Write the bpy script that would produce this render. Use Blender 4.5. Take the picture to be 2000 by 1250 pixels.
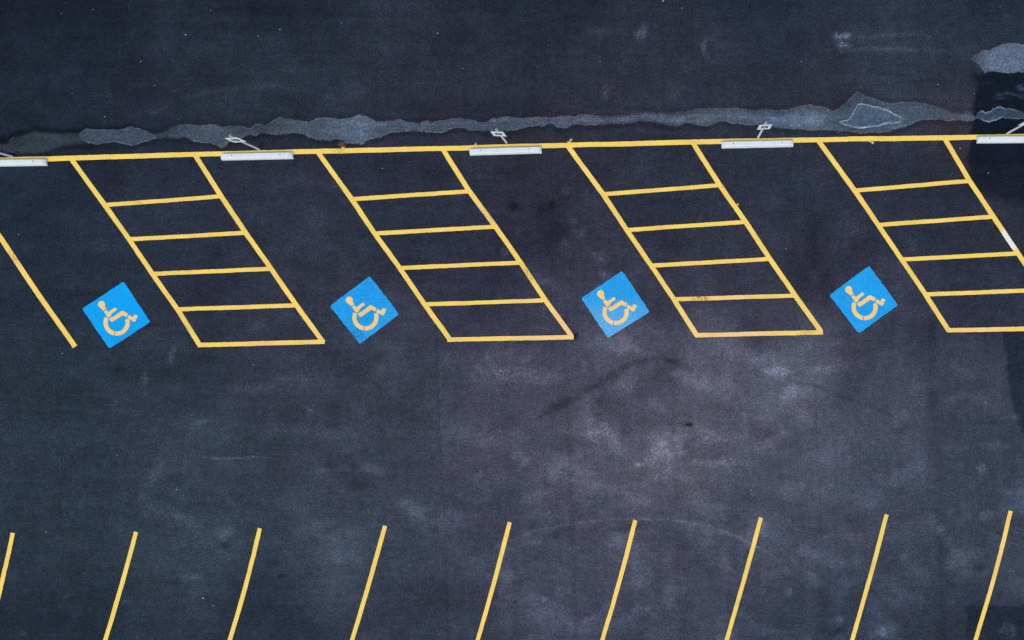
import bpy, bmesh, math, random
import numpy as np
from mathutils import Vector

random.seed(7)
S = bpy.context.scene
for o in list(bpy.data.objects):
    bpy.data.objects.remove(o)

# ---------------------------------------------------------------- camera, sky, sun, exposure
# Metres: 77 units of the surveyed plan (U) to the metre, plan origin right under the camera.
U = 77.0
NX, NY = 1277.0, 645.0
H = 21.4
cam_d = bpy.data.cameras.new('camera')
cam = bpy.data.objects.new('camera', cam_d)
S.collection.objects.link(cam)
cam.location = (0, 0, H)
cam.rotation_euler = (0, 0, 0)
cam_d.sensor_width = 36.0
cam_d.lens = 36.0 * U * H / 2000.0
cam_d.shift_x = -(NX - 1000) / 2000.0
cam_d.shift_y = (NY - 625) / 2000.0
cam_d.clip_start = 0.1
cam_d.clip_end = 3000
S.camera = cam

SUN_EL, SUN_AZ = math.radians(60), math.radians(196)      # azimuth from +y (north), clockwise
W = bpy.data.worlds.new('World')
S.world = W
W.use_nodes = True
nt = W.node_tree
sky = nt.nodes.new('ShaderNodeTexSky')
sky.sky_type = 'NISHITA'
sky.sun_disc = False
sky.sun_elevation = SUN_EL
sky.sun_rotation = SUN_AZ
sky.dust_density = 3.0
bg = nt.nodes['Background']
nt.links.new(sky.outputs[0], bg.inputs[0])
bg.inputs[1].default_value = 0.15
sd = bpy.data.lights.new('sun', 'SUN')
sd.energy = 1.5
sd.angle = math.radians(32)
sd.color = (1.0, 0.93, 0.84)
so = bpy.data.objects.new('sun', sd)
S.collection.objects.link(so)
dirv = Vector((math.sin(SUN_AZ) * math.cos(SUN_EL), math.cos(SUN_AZ) * math.cos(SUN_EL), math.sin(SUN_EL)))
so.rotation_euler = dirv.to_track_quat('Z', 'Y').to_euler()
so.location = (0, 0, 60)
S.view_settings.view_transform = 'Standard'
S.view_settings.look = 'None'
S.view_settings.exposure = 0.16
S.view_settings.gamma = 1.0
S.view_settings.use_curve_mapping = False

# ---------------------------------------------------------------- helpers
def P(px, py, z=0.0):
    return Vector(((px - NX) / U, (NY - py) / U, z))

def lin(c):
    c = np.asarray(c, float) / 255.0
    return np.where(c <= 0.04045, c / 12.92, ((c + 0.055) / 1.055) ** 2.4)

def link(o, parent=None):
    S.collection.objects.link(o)
    if parent is not None:
        o.parent = parent
    return o

def thing(name, loc, label=None, cat=None, group=None):
    o = bpy.data.objects.new(name, None)
    o.empty_display_size = 0.2
    o.location = loc
    link(o)
    tag(o, label, cat, group)
    return o

def tag(o, label=None, cat=None, group=None, kind=None):
    if label: o['label'] = label
    if cat: o['category'] = cat
    if group: o['group'] = group
    if kind: o['kind'] = kind
    return o

def mesh_obj(name, verts, faces, mat, parent=None, loc=None, smooth=False, attrs=None):
    """verts in world metres; the origin goes to loc, or to the parent's place"""
    if loc is not None: base = Vector(loc)
    else:
        base = Vector((0, 0, 0)); q = parent
        while q is not None:
            base += q.location; q = q.parent
    me = bpy.data.meshes.new(name)
    me.from_pydata([tuple(Vector(v) - base) for v in verts], [], faces)
    me.materials.append(mat)
    if attrs:
        for k, v in attrs.items():
            a = me.attributes.new(k, 'FLOAT', 'POINT')
            a.data.foreach_set('value', np.asarray(v, dtype=np.float32))
    if smooth:
        for p in me.polygons: p.use_smooth = True
    me.update()
    o = bpy.data.objects.new(name, me)
    if parent is None:
        o.location = base
    link(o, parent)
    return o

def bm_obj(name, bm, mat, parent=None, loc=(0, 0, 0), smooth=False):
    me = bpy.data.meshes.new(name)
    bmesh.ops.recalc_face_normals(bm, faces=bm.faces[:])
    bm.to_mesh(me); bm.free()
    me.materials.append(mat)
    if smooth:
        for p in me.polygons: p.use_smooth = True
    o = bpy.data.objects.new(name, me)
    o.location = loc
    link(o, parent)
    return o

def lattice(seed, n=256):
    return np.random.RandomState(seed).rand(n, n)

def vnoise(x, y, seed):
    g = lattice(seed)
    n = g.shape[0]
    xi = np.floor(x).astype(int); yi = np.floor(y).astype(int)
    fx = x - xi; fy = y - yi
    fx = fx * fx * fx * (fx * (fx * 6 - 15) + 10); fy = fy * fy * fy * (fy * (fy * 6 - 15) + 10)
    a = g[xi % n, yi % n]; b = g[(xi + 1) % n, yi % n]
    c = g[xi % n, (yi + 1) % n]; d = g[(xi + 1) % n, (yi + 1) % n]
    return (a * (1 - fx) + b * fx) * (1 - fy) + (c * (1 - fx) + d * fx) * fy

def fbm(x, y, s, octs, seed, sy=None, rot=0.0, gain=0.55):
    """-1..1 fractal noise, feature size s (plan units) along x and sy along y"""
    sy = sy or s
    c, q = math.cos(rot), math.sin(rot)
    xr = (x * c + y * q) / s + 37.3; yr = (-x * q + y * c) / sy + 91.7
    v = 0; amp = 1; tot = 0
    for k in range(octs):
        v = v + amp * (vnoise(xr, yr, seed + k) * 2 - 1); tot += amp
        amp *= gain; xr = xr * 2.03 + 5.1; yr = yr * 2.03 + 3.7
    return v / tot

def seg_dist(X, Y, pts):
    """distance to a polyline and the 0..1 position along it"""
    best = np.full(X.shape, 1e9); tt = np.zeros(X.shape)
    L = [0]
    for a, b in zip(pts[:-1], pts[1:]):
        L.append(L[-1] + math.hypot(b[0] - a[0], b[1] - a[1]))
    for i, (a, b) in enumerate(zip(pts[:-1], pts[1:])):
        dx, dy = b[0] - a[0], b[1] - a[1]
        l2 = dx * dx + dy * dy
        t = np.clip(((X - a[0]) * dx + (Y - a[1]) * dy) / l2, 0, 1)
        d = np.hypot(X - a[0] - t * dx, Y - a[1] - t * dy)
        m = d < best
        best = np.where(m, d, best)
        tt = np.where(m, (L[i] + t * (L[i + 1] - L[i])) / L[-1], tt)
    return best, tt

def inside(X, Y, poly):
    """signed distance-like mask: positive inside"""
    n = len(poly); ins = np.zeros(X.shape, bool)
    for i in range(n):
        x1, y1 = poly[i]; x2, y2 = poly[(i + 1) % n]
        c = ((y1 > Y) != (y2 > Y)) & (X < (x2 - x1) * (Y - y1) / ((y2 - y1) + 1e-9) + x1)
        ins ^= c
    d, _ = seg_dist(X, Y, list(poly) + [poly[0]])
    return np.where(ins, d, -d)

# ---------------------------------------------------------------- materials
def new_mat(name):
    m = bpy.data.materials.new(name); m.use_nodes = True
    n = m.node_tree
    return m, n, n.nodes['Principled BSDF']

def nd(n, t, **kw):
    x = n.nodes.new(t)
    for k, v in kw.items():
        if k.startswith('_'): setattr(x, k[1:], v)
    return x

def noise(n, vec, scale, detail=3, rough=0.6):
    x = n.nodes.new('ShaderNodeTexNoise')
    x.inputs['Scale'].default_value = scale
    x.inputs['Detail'].default_value = detail
    x.inputs['Roughness'].default_value = rough
    n.links.new(vec, x.inputs['Vector'])
    return x.outputs['Fac']

def rng(n, val, a, b, c, d):
    x = n.nodes.new('ShaderNodeMapRange')
    for i, v in enumerate((a, b, c, d)):
        x.inputs[i + 1].default_value = v
    n.links.new(val, x.inputs[0])
    return x.outputs[0]

def math_n(n, op, a, b):
    x = n.nodes.new('ShaderNodeMath'); x.operation = op
    for i, v in enumerate((a, b)):
        if isinstance(v, (int, float)): x.inputs[i].default_value = v
        else: n.links.new(v, x.inputs[i])
    return x.outputs[0]

def mixc(n, fac, a, b, mode='MIX'):
    x = n.nodes.new('ShaderNodeMix'); x.data_type = 'RGBA'; x.blend_type = mode
    if isinstance(fac, (int, float)): x.inputs[0].default_value = fac
    else: n.links.new(fac, x.inputs[0])
    for i, v in ((6, a), (7, b)):
        if isinstance(v, tuple): x.inputs[i].default_value = (*v, 1)
        else: n.links.new(v, x.inputs[i])
    return x.outputs[2]

def scale_col(n, col, f):
    x = n.nodes.new('ShaderNodeVectorMath'); x.operation = 'SCALE'
    n.links.new(col, x.inputs[0]); n.links.new(f, x.inputs[3])
    return x.outputs[0]

def pos(n):
    return n.nodes.new('ShaderNodeNewGeometry').outputs['Position']

def stretched(n, vec, s, rot=0):
    x = n.nodes.new('ShaderNodeMapping'); x.inputs['Scale'].default_value = s
    x.inputs['Rotation'].default_value = (0, 0, rot)
    n.links.new(vec, x.inputs['Vector'])
    return x.outputs[0]

def grain(n, p, amt=1.0):
    """bituminous grain: mottling, aggregate and pale specks; a factor around 1"""
    g1 = rng(n, noise(n, p, 6, 6, 0.7), 0.3, 0.7, 1 - .22 * amt, 1 + .22 * amt)
    g2 = rng(n, noise(n, p, 24, 3, 0.7), 0.3, 0.7, 1 - .5 * amt, 1 + .5 * amt)
    st = rng(n, noise(n, stretched(n, p, (0.5, 5, 1), .03), 2.2, 5, 0.6), .3, .7, 1 - .07 * amt, 1 + .07 * amt)
    st2 = rng(n, noise(n, stretched(n, p, (4, 0.5, 1), .06), 2.0, 5, 0.6), .3, .7, 1 - .05 * amt, 1 + .05 * amt)
    gate = rng(n, noise(n, p, 0.9, 3, 0.6), .45, .68, 0.15, 1.0)
    sp = rng(n, noise(n, p, 34, 1, 0.5), 0.62, 0.76, 0, 1.9 * amt)
    spk = math_n(n, 'ADD', math_n(n, 'MULTIPLY', sp, gate), 1.0)
    f = math_n(n, 'MULTIPLY', g1, g2)
    f = math_n(n, 'MULTIPLY', f, st)
    f = math_n(n, 'MULTIPLY', f, st2)
    return math_n(n, 'MULTIPLY', f, spk)

def bump(n, b, h, strength, dist):
    x = n.nodes.new('ShaderNodeBump'); x.inputs['Strength'].default_value = strength
    x.inputs['Distance'].default_value = dist
    n.links.new(h, x.inputs['Height']); n.links.new(x.outputs[0], b.inputs['Normal'])

def asphalt_material():
    m, n, b = new_mat('sealed_asphalt')
    p = pos(n)
    at = n.nodes.new('ShaderNodeAttribute'); at.attribute_name = 'wear_vignette'
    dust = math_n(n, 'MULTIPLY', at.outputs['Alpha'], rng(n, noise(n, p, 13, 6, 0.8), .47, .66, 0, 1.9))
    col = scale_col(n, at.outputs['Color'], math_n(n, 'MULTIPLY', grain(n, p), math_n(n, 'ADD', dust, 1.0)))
    # warm/cool drift of the worn binder
    tint = rng(n, noise(n, p, 1.3, 4, .6), .35, .65, 0, 1)
    col = mixc(n, tint, col, mixc(n, 1.0, col, (1.10, 0.985, 0.98), 'MULTIPLY'))
    n.links.new(col, b.inputs['Base Color'])
    b.inputs['Roughness'].default_value = 0.95
    b.inputs['Specular IOR Level'].default_value = 0.06
    bump(n, b, noise(n, p, 60, 3, .6), 0.35, 0.004)
    return m

def silt_material():
    m, n, b = new_mat('dried_silt')
    p = pos(n)
    at = n.nodes.new('ShaderNodeAttribute'); at.attribute_name = 'silt'
    sp = rng(n, noise(n, p, 13, 6, 0.8), .45, .68, .86, 1.5)
    col = scale_col(n, at.outputs['Color'], math_n(n, 'MULTIPLY', grain(n, p, 0.8), sp))
    n.links.new(col, b.inputs['Base Color'])
    n.links.new(at.outputs['Alpha'], b.inputs['Alpha'])
    b.inputs['Roughness'].default_value = 0.75
    b.inputs['Specular IOR Level'].default_value = 0.1
    return m

def paint_material(name, base, pale, dirt=(0.25, .13, .03)):
    m, n, b = new_mat(name)
    p = pos(n)
    wa = n.nodes.new('ShaderNodeAttribute'); wa.attribute_name = 'fade'
    ta = n.nodes.new('ShaderNodeAttribute'); ta.attribute_name = 'scuff'
    v = rng(n, noise(n, p, 1.6, 4, .6), .3, .7, .90, 1.06)
    v2 = rng(n, noise(n, p, 30, 3, .7), .3, .7, .90, 1.10)
    c = mixc(n, wa.outputs['Fac'], tuple(base), tuple(pale))
    c = scale_col(n, c, math_n(n, 'MULTIPLY', v, v2))
    stain = math_n(n, 'MULTIPLY', rng(n, noise(n, p, 5, 5, .7), .60, .78, 0, .55), 1.0)
    c = mixc(n, stain, c, mixc(n, 1.0, c, (0.92, .68, .62), 'MULTIPLY'))
    hole = math_n(n, 'MULTIPLY', rng(n, noise(n, p, 22, 4, .7), .44, .56, 0, 1), ta.outputs['Fac'])
    hole0 = rng(n, noise(n, p, 30, 3, .7), .66, .76, 0, .4)
    c = mixc(n, math_n(n, 'MAXIMUM', hole, hole0), c, dirt)
    n.links.new(c, b.inputs['Base Color'])
    b.inputs['Roughness'].default_value = 0.6
    b.inputs['Specular IOR Level'].default_value = 0.1
    bump(n, b, noise(n, p, 55, 3, .6), 0.25, 0.003)
    return m

def plain(name, col, rough=.6, metal=0, var=.12, sc=12):
    m, n, b = new_mat(name)
    p = pos(n)
    f = rng(n, noise(n, p, sc, 4, .65), .3, .7, 1 - var, 1 + var)
    rgb = n.nodes.new('ShaderNodeRGB'); rgb.outputs[0].default_value = (*col, 1)
    n.links.new(scale_col(n, rgb.outputs[0], f), b.inputs['Base Color'])
    b.inputs['Roughness'].default_value = rough
    b.inputs['Metallic'].default_value = metal
    return m

def concrete_material():
    m, n, b = new_mat('painted_concrete')
    p = pos(n)
    f = rng(n, noise(n, p, 4, 5, .65), .3, .7, .93, 1.05)
    f2 = rng(n, noise(n, p, 40, 3, .7), .3, .7, .95, 1.04)
    rgb = n.nodes.new('ShaderNodeRGB'); rgb.outputs[0].default_value = (*CONC, 1)
    c = scale_col(n, rgb.outputs[0], math_n(n, 'MULTIPLY', f, f2))
    chip = rng(n, noise(n, p, 16, 5, .75), .60, .72, 0, .6)
    c = mixc(n, chip, c, (0.36, .35, .33))
    n.links.new(c, b.inputs['Base Color'])
    b.inputs['Roughness'].default_value = .8
    bump(n, b, noise(n, p, 45, 4, .6), .3, .004)
    return m

GAIN = 1.28      # light reaching the ground, times exposure: plan colours are divided by it
TINT = np.array([1.01, .975, 1.045])
def alb(c):      # observed colour to surface colour
    return lin(c) / (GAIN * TINT)

CONC = tuple(np.clip(alb((222, 231, 240)), 0, .8))
M_asphalt = asphalt_material()
M_silt = silt_material()
M_yellow = paint_material('yellow_road_paint', alb((255, 217, 108)), alb((252, 204, 152)))
M_worn = paint_material('bleached_road_paint', alb((255, 214, 120)), alb((246, 240, 232)))
M_blue = paint_material('blue_road_paint', alb((0, 168, 252)), alb((104, 188, 246)), (0.01, .09, .25))
M_symbol = paint_material('ochre_symbol_paint', alb((255, 214, 130)), alb((252, 212, 165)))
M_conc = concrete_material()
M_hole_shade = plain('hole_shade', (.012, .012, .014), .9)  # near-black colour standing in for the shade inside holes
M_steel = plain('galvanised_steel', (.66, .68, .68), .6, 0, .10, 14)
M_white = plain('white_sign_face', (.78, .86, .86), .5, 0, .05)
M_green = plain('green_sign_print', (.10, .42, .42), .5)
M_sblue = plain('blue_sign_print', (.008, .06, .12), .5)
M_rust = plain('rusty_bolt', (.22, .12, .07), .8)
M_stone = plain('pale_stone', (.62, .62, .60), .8, 0, .4, 40)
M_dry = plain('dry_weed', (.16, .10, .055), .9, 0, .3, 30)

# ---------------------------------------------------------------- ground
CP = [  # plan x, plan y, observed asphalt colour, vignette darkening at the top painted in
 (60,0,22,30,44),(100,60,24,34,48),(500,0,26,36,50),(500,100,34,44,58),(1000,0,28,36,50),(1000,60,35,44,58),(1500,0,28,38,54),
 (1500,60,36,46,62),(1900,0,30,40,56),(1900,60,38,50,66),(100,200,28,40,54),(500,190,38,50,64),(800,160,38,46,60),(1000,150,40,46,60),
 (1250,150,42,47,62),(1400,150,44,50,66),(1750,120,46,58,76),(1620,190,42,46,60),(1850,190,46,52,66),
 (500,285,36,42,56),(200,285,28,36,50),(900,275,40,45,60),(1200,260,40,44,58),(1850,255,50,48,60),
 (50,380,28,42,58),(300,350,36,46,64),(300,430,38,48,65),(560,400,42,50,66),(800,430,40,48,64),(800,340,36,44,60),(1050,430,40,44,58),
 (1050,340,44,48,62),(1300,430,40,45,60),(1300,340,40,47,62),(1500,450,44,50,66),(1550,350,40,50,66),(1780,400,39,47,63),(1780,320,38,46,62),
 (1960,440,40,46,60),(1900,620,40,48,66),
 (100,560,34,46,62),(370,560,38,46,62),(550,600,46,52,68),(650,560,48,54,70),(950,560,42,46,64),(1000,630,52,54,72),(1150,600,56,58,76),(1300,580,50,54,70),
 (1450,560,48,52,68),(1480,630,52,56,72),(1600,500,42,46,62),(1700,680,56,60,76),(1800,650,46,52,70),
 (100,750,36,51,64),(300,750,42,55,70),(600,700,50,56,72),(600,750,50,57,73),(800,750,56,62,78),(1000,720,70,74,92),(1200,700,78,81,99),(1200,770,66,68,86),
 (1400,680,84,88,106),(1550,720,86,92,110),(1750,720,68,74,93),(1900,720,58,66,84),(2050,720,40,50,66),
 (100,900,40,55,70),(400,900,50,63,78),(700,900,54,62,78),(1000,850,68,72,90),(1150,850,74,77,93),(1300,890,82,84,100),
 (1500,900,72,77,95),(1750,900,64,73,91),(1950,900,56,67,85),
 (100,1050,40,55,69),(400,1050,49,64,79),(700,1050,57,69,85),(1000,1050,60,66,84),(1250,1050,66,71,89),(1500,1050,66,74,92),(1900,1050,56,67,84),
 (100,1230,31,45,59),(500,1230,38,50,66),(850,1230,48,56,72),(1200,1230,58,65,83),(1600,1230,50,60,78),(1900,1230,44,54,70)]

def axis(lo, hi, step, far):
    a = list(np.arange(lo, hi + step, step))
    d = step; left = [lo]; right = [a[-1]]
    while right[-1] < hi + far:
        d *= 1.35; right.append(right[-1] + d); left.append(left[-1] - d)
    return np.array(left[:0:-1] + a + right[1:])

def lighten(C, m):
    return C * np.exp(m)[..., None]

def build_ground():
    ax = axis(-90, 2090, 3.2, 60000); ay = axis(-90, 1340, 3.2, 60000)
    X, Y = np.meshgrid(ax, ay)
    Xc = np.clip(X, -60, 2060); Yc = np.clip(Y, -40, 1290)
    num = np.zeros(X.shape + (3,)); den = np.zeros(X.shape)
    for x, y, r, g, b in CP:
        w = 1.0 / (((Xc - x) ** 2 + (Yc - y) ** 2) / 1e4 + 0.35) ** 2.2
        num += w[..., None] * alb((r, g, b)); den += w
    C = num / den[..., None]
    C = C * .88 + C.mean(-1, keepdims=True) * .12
    R = np.zeros(X.shape); D = np.zeros(X.shape)
    # broad mottling, horizontal drag streaks (left) and lanes along y (right)
    right = np.clip((X - 800) / 500, 0, 1); left = 1 - right
    R += 0.26 * fbm(X, Y, 90, 6, 1, 64)
    R += 0.20 * fbm(X, Y, 30, 5, 11)
    R += 0.10 * fbm(X, Y, 9, 3, 15)
    R += 0.13 * left * fbm(X, Y, 260, 5, 21, 16, 0.03)
    R += 0.12 * right * fbm(X, Y, 18, 4, 31, 420, 0.0)
    top = np.clip((220 - Y) / 60, 0, 1)
    R += 0.10 * top * fbm(X, Y, 300, 5, 41, 12, -0.02)
    low = np.clip((Y - 640) / 80, 0, 1)
    cloud = fbm(X, Y, 70, 5, 51, 45, 0.4)
    R += 0.8 * low * np.clip((X - 300) / 500, 0.25, 1) * np.clip(cloud - 0.12, 0, 1) - .06 * low
    # drying blooms scattered over the drive aisle
    rs = np.random.RandomState(5)
    edge = fbm(X, Y, 16, 4, 61)
    edge2 = fbm(X, Y, 6, 3, 65)
    WX = 9 * fbm(X, Y, 22, 4, 67); WY = 6 * fbm(X, Y, 22, 4, 69)
    def blob(cx, cy, rx, ry, amp, ang=0.0, ring=0.0):
        nonlocal R, D
        c, s = math.cos(ang), math.sin(ang)
        x0 = X - cx + WX; y0 = Y - cy + WY
        u = (x0 * c + y0 * s) / rx; v = (-x0 * s + y0 * c) / ry
        d = np.hypot(u, v) * (1 + .45 * edge + .25 * edge2)
        m = np.clip(1.25 - d, 0, 1); m = m * m * (3 - 2 * m)
        if ring: m = m * (1 - ring) + ring * np.exp(-((d - .8) / .16) ** 2)
        R += amp * m * (0.8 + .6 * edge2) * (.92 if amp > 0 else (1.35 if max(rx, ry) < 14 else 1))
        if amp > 0: D += amp * m * 1.3
    def streak(pts, w, amp, taper=True, br=0.5):
        nonlocal R, D
        d, t = seg_dist(X + 1.5 * edge2, Y + 1.5 * edge2, pts)
        m = np.exp(-(d / w) ** 2)
        if taper: m = m * np.clip(np.sin(np.pi * np.clip(t, .02, .98)) * 2.2, 0, 1)
        R += amp * m * (1 - br + br * (edge + edge2 + .6))
        if amp > 0: D += amp * m * .8
    # pale blooms
    for a in [(1285,890,60,30,.22,-.2),(1320,880,24,10,.25,-.9),(1300,925,46,14,.16,-.4),(1255,905,20,6,.3),(1170,850,50,22,.24,.1),(1120,840,30,16,.2),(1220,755,30,20,.34),
              (1520,725,34,15,.42,.05),(1545,765,22,24,.26),(1610,722,36,12,.3,-.1),(1450,690,60,26,.26,.3),(1400,760,80,26,.16,.2),
              (1050,735,60,26,.26),(960,740,50,22,.18),(880,700,26,14,.2),(1190,668,60,24,.22,.1),(1270,700,40,18,.2,.4),
              (1760,815,26,18,.36,-.3),(1865,775,30,12,.3,-.3),(1760,930,40,20,.26,-.4),(1500,865,55,14,.3,-.45),(1400,905,70,10,.3,-.05),
              (1390,860,50,12,.22,-.1),(1640,890,60,24,.18),(1060,1000,30,12,.2),(1045,970,50,12,.22,-.3),(940,930,16,8,.35,-.4),(1025,905,20,10,.3,-.6),
              (1120,1075,12,8,.5),(1060,1172,14,8,.4),(1250,1190,16,16,.3),(1150,1210,12,8,.2),(1540,1155,10,12,.55),(1640,1210,8,14,.5,.3),(1725,1235,10,10,.4),
              (1920,915,10,10,.5),(1930,1006,12,11,.6,0,.4),(1835,1036,14,10,.4),(1985,816,12,8,.5),(1950,870,30,10,.3),(1970,1230,14,12,.9,0,.5),
              (1770,1085,12,12,.35),(1870,1090,30,20,.16),(1600,980,20,20,.12),
              (280,742,11,14,.5),(283,770,8,8,.3),(338,690,8,20,.42,.1),(300,835,5,10,.3),(160,868,10,8,.3),(280,965,14,14,.3),(300,930,40,14,.2,-.7),(340,1000,60,12,.2,.5),
              (440,1040,26,20,.32),(440,1090,22,18,.24),(158,990,7,7,.4),(47,1152,6,8,.5),(136,1162,10,10,.36),(248,1174,8,10,.34),(46,1240,9,9,.44),(370,1125,24,14,.26),
              (690,1040,30,16,.2),(660,1080,60,30,.18),(610,1030,50,16,.14),(560,1180,30,16,.14),
              (470,760,40,14,.16),(390,825,26,8,.22,-.2),(520,760,40,12,.2),(600,740,80,20,.16,-.1),(560,840,70,14,.18,-.05),(640,850,60,12,.15),
              (1130,455,14,14,.35,.5),(1120,430,10,10,.3),(1170,500,24,12,.45,.5),(1180,535,16,12,.45),(1100,480,20,16,.2),(1040,540,40,18,.22,.4),(1080,560,50,14,.16,.5),
              (1008,450,8,8,.3,0,.5),(982,496,10,12,.5),(1104,372,8,8,.4),(960,410,40,6,.26,.1),(1165,640,50,20,.14),
              (1290,640,50,24,.14),(1430,600,40,20,.16),(1380,560,30,30,.15),(1500,395,26,16,.15),(1590,540,14,14,.4,.2,.3),(1660,440,40,30,.24,.3),(1640,480,26,16,.26),
              (1785,480,12,12,.36,0,.4),(1880,545,20,14,.15),(1830,600,30,14,.14),
              (255,65,10,7,.2),(1253,62,9,22,.5,.1),(1252,70,22,26,.2),(1378,95,8,22,.7,.1),(1180,60,36,14,.26),(1184,180,10,14,.36),(1318,178,14,20,.3),(1645,68,17,4.5,1.1),(1645,89,15,5,1.2),(1640,78,16,13,.6),
              (1720,70,120,5,.36),(1730,97,130,6,.4),(200,190,24,20,.24),(75,205,12,12,.2),(800,160,50,18,.18),(895,180,12,10,.24),(690,175,26,26,.2,.3),(640,205,50,20,.2),(320,215,40,14,.14,-.3),
              (425,110,60,30,.12),(935,30,70,12,.12),(1980,185,34,4,1.7,.15),(1996,172,10,9,2.2),(1958,190,18,3,1.2,.2),(1930,165,12,6,.3),
              (620,430,40,30,.16),(480,510,40,30,.12),(560,620,30,24,.14),(250,400,16,10,.12),(412,460,9,7,.45),(150,590,20,10,.14),(380,640,30,10,.14),(500,640,26,16,.18),(650,600,10,30,.16)]:
        blob(*a)
    # oil, wet and tar spots
    for a in [(1348,828,8,6,-1.5),(1335,827,12,5,-.35),(445,1063,10,7,-.7),(548,1128,12,5,-.6,-.3),(1006,402,10,10,-.75),(1078,400,8,10,-.7),(1060,405,22,16,-.35),(1122,655,8,9,-1.4),
              (1112,640,4,24,-.8,-.6),(1144,697,7,8,-.5,0,.6),(845,1005,16,8,-.45,.2),(845,1035,20,8,-.3,-.3),(1870,1002,16,9,-.45),(1916,1108,10,8,-.6),(1985,1020,22,10,-.4,-.5),
              (1090,1040,30,10,-.35,-.4),(1130,1000,16,30,-.26),(1480,1210,12,8,-.4),(1635,1235,12,8,-.45),(1060,715,30,24,-.26),(1300,715,40,12,-.24),(1300,745,40,20,-.2),
              (1170,790,16,40,-.22),(1090,790,40,14,-.28,-.5),(1330,480,40,14,-.2),(1320,392,60,8,-.2),(1000,380,24,20,-.16),(1080,470,20,60,-.16),(55,400,14,8,-.4),(40,425,30,8,-.25),(170,575,60,10,-.2),
              (230,720,30,8,-.3),(260,730,90,18,-.2),(345,935,14,14,-.35),(120,630,40,8,-.25),(300,635,60,6,-.35),(400,700,30,14,-.2),(1290,520,24,30,-.2),(1590,470,20,80,-.26),(1570,560,20,40,-.22),
              (668,284,16,5,-.7),(575,268,20,4,-.3),(1580,225,12,3,-.4),(1900,150,14,10,-.5),(1786,128,50,3,-.34,.15),(1740,143,44,3,-.34,.1),(1790,160,60,5,-.2),(1480,975,30,14,-.2),(1680,1015,20,30,-.22,-.7),
              (650,690,60,12,-.26,-.1),(760,1000,30,10,-.2),(740,1120,40,60,-.14),(620,1115,30,20,-.2),(700,950,30,10,-.2),(1880,820,30,10,-.2),(1860,840,40,24,-.15)]:
        blob(*a)
    # tyre arcs, lane joints, drag marks
    streak([(1050,812),(1110,785),(1160,755),(1200,725),(1250,708),(1300,702),(1340,715),(1370,745)], 5.5, -.42, br=.6)
    streak([(1165,750),(1205,728),(1235,716)], 7, -.3)
    streak([(1235,712),(1262,700),(1290,697),(1320,708),(1332,722)], 4, -.35)
    streak([(1050,815),(1080,803),(1092,790)], 3, -.5)
    streak([(1100,640),(1105,612),(1112,590)], 5, -.2)
    streak([(1530,742),(1590,752),(1660,780),(1730,805),(1770,830),(1800,850)], 3.5, -.42, br=.5)
    streak([(1540,952),(1580,970),(1640,1000),(1690,1040)], 8, -.24)
    streak([(640,745),(700,712),(770,690),(840,680)], 7, -.16)
    streak([(930,1100),(980,1062),(1050,1035),(1120,1022),(1200,1013),(1300,1014),(1380,1026),(1440,1048),(1500,1080),(1560,1130),(1600,1170)], 2.0, .36, br=.3)
    streak([(960,1090),(1010,1058),(1080,1032)], 9, .13)
    streak([(1340,1028),(1420,1042),(1480,1066)], 8, .2)
    streak([(250,235),(300,212),(350,192),(430,175),(510,168),(590,176),(650,190),(690,215)], 6, .20)
    streak([(290,225),(330,208)], 4, .25)
    streak([(387,893),(420,895),(450,897),(490,893),(540,895)], 1.8, .75, br=.6)
    streak([(380,826),(405,822)], 2, .4)
    streak([(100,795),(200,803),(260,800)], 3, .18)
    streak([(610,922),(660,918),(690,915)], 3, .3)
    streak([(1375,405),(1360,440),(1350,465)], 1.5, .4)
    streak([(1000,672),(1060,665),(1090,668)], 3, -.3)
    streak([(960,655),(1040,640),(1100,648)], 5, .16)
    streak([(1636,235),(1638,258)], 3, .7, taper=False)
    streak([(632,368),(655,364),(665,366)], 1.5, .6)
    streak([(1135,216),(1165,218),(1215,219),(1260,216)], 3, .45, br=.4)
    streak([(1240,254),(1290,258),(1330,262)], 3, .3)
    streak([(420,815),(330,870),(300,930),(280,980)], 12, .12)
    streak([(270,985),(330,1000),(400,1040)], 12, .14)
    for xs, a, w in ((852, -.26, 2.2), (1102, -.2, 5), (1588, -.2, 2.5), (1820, -.26, 12), (1310, -.18, 8), (985, -.14, 7)):
        streak([(xs, 640), (xs + 6, 850), (xs + 16, 1010), (xs + 26, 1345)], w, a, taper=False, br=.3)
    streak([(858, 640), (862, 850), (870, 900)], 2.5, .14, taper=False)
    for k in range(70):
        x = rs.uniform(480, 1950); y = rs.uniform(665, 1240); a = rs.choice([rs.normal(0, .12), rs.normal(-.45, .2), rs.normal(.4, .2)])
        L = rs.uniform(15, 75); cv = rs.normal(0, .12) * L
        m = (X > x - L - 12) & (X < x + L + 12) & (Y > y - L - 12) & (Y < y + L + 12)
        t = np.linspace(-1, 1, 6)
        pts = [(x + L * q * math.cos(a) - cv * (q * q - .3) * math.sin(a), y + L * q * math.sin(a) + cv * (q * q - .3) * math.cos(a)) for q in t]
        sx, sy = X[m], Y[m]
        d, tt = seg_dist(sx + 2 * edge2[m], sy + 2 * edge2[m], pts)
        amp = rs.choice([.22, .3, -.2, -.28]) * rs.uniform(.6, 1.1); w = rs.uniform(1.4, 4.5)
        v = np.exp(-(d / w) ** 2) * np.sin(np.pi * np.clip(tt, 0, 1)) * np.clip(.6 + 1.5 * edge[m] + edge2[m], 0, 1.5)
        R[m] += amp * v
        if amp > 0: D[m] += amp * v
    # paler strip west of the joint ends, darker sheets of fresh sealer at the east side
    d1 = inside(X, Y, [(858, 600), (868, 1010), (885, 1345), (2300, 1345), (2300, 600)])
    R += 0.02 * np.clip(d1 / 6, -1, 1)
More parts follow.
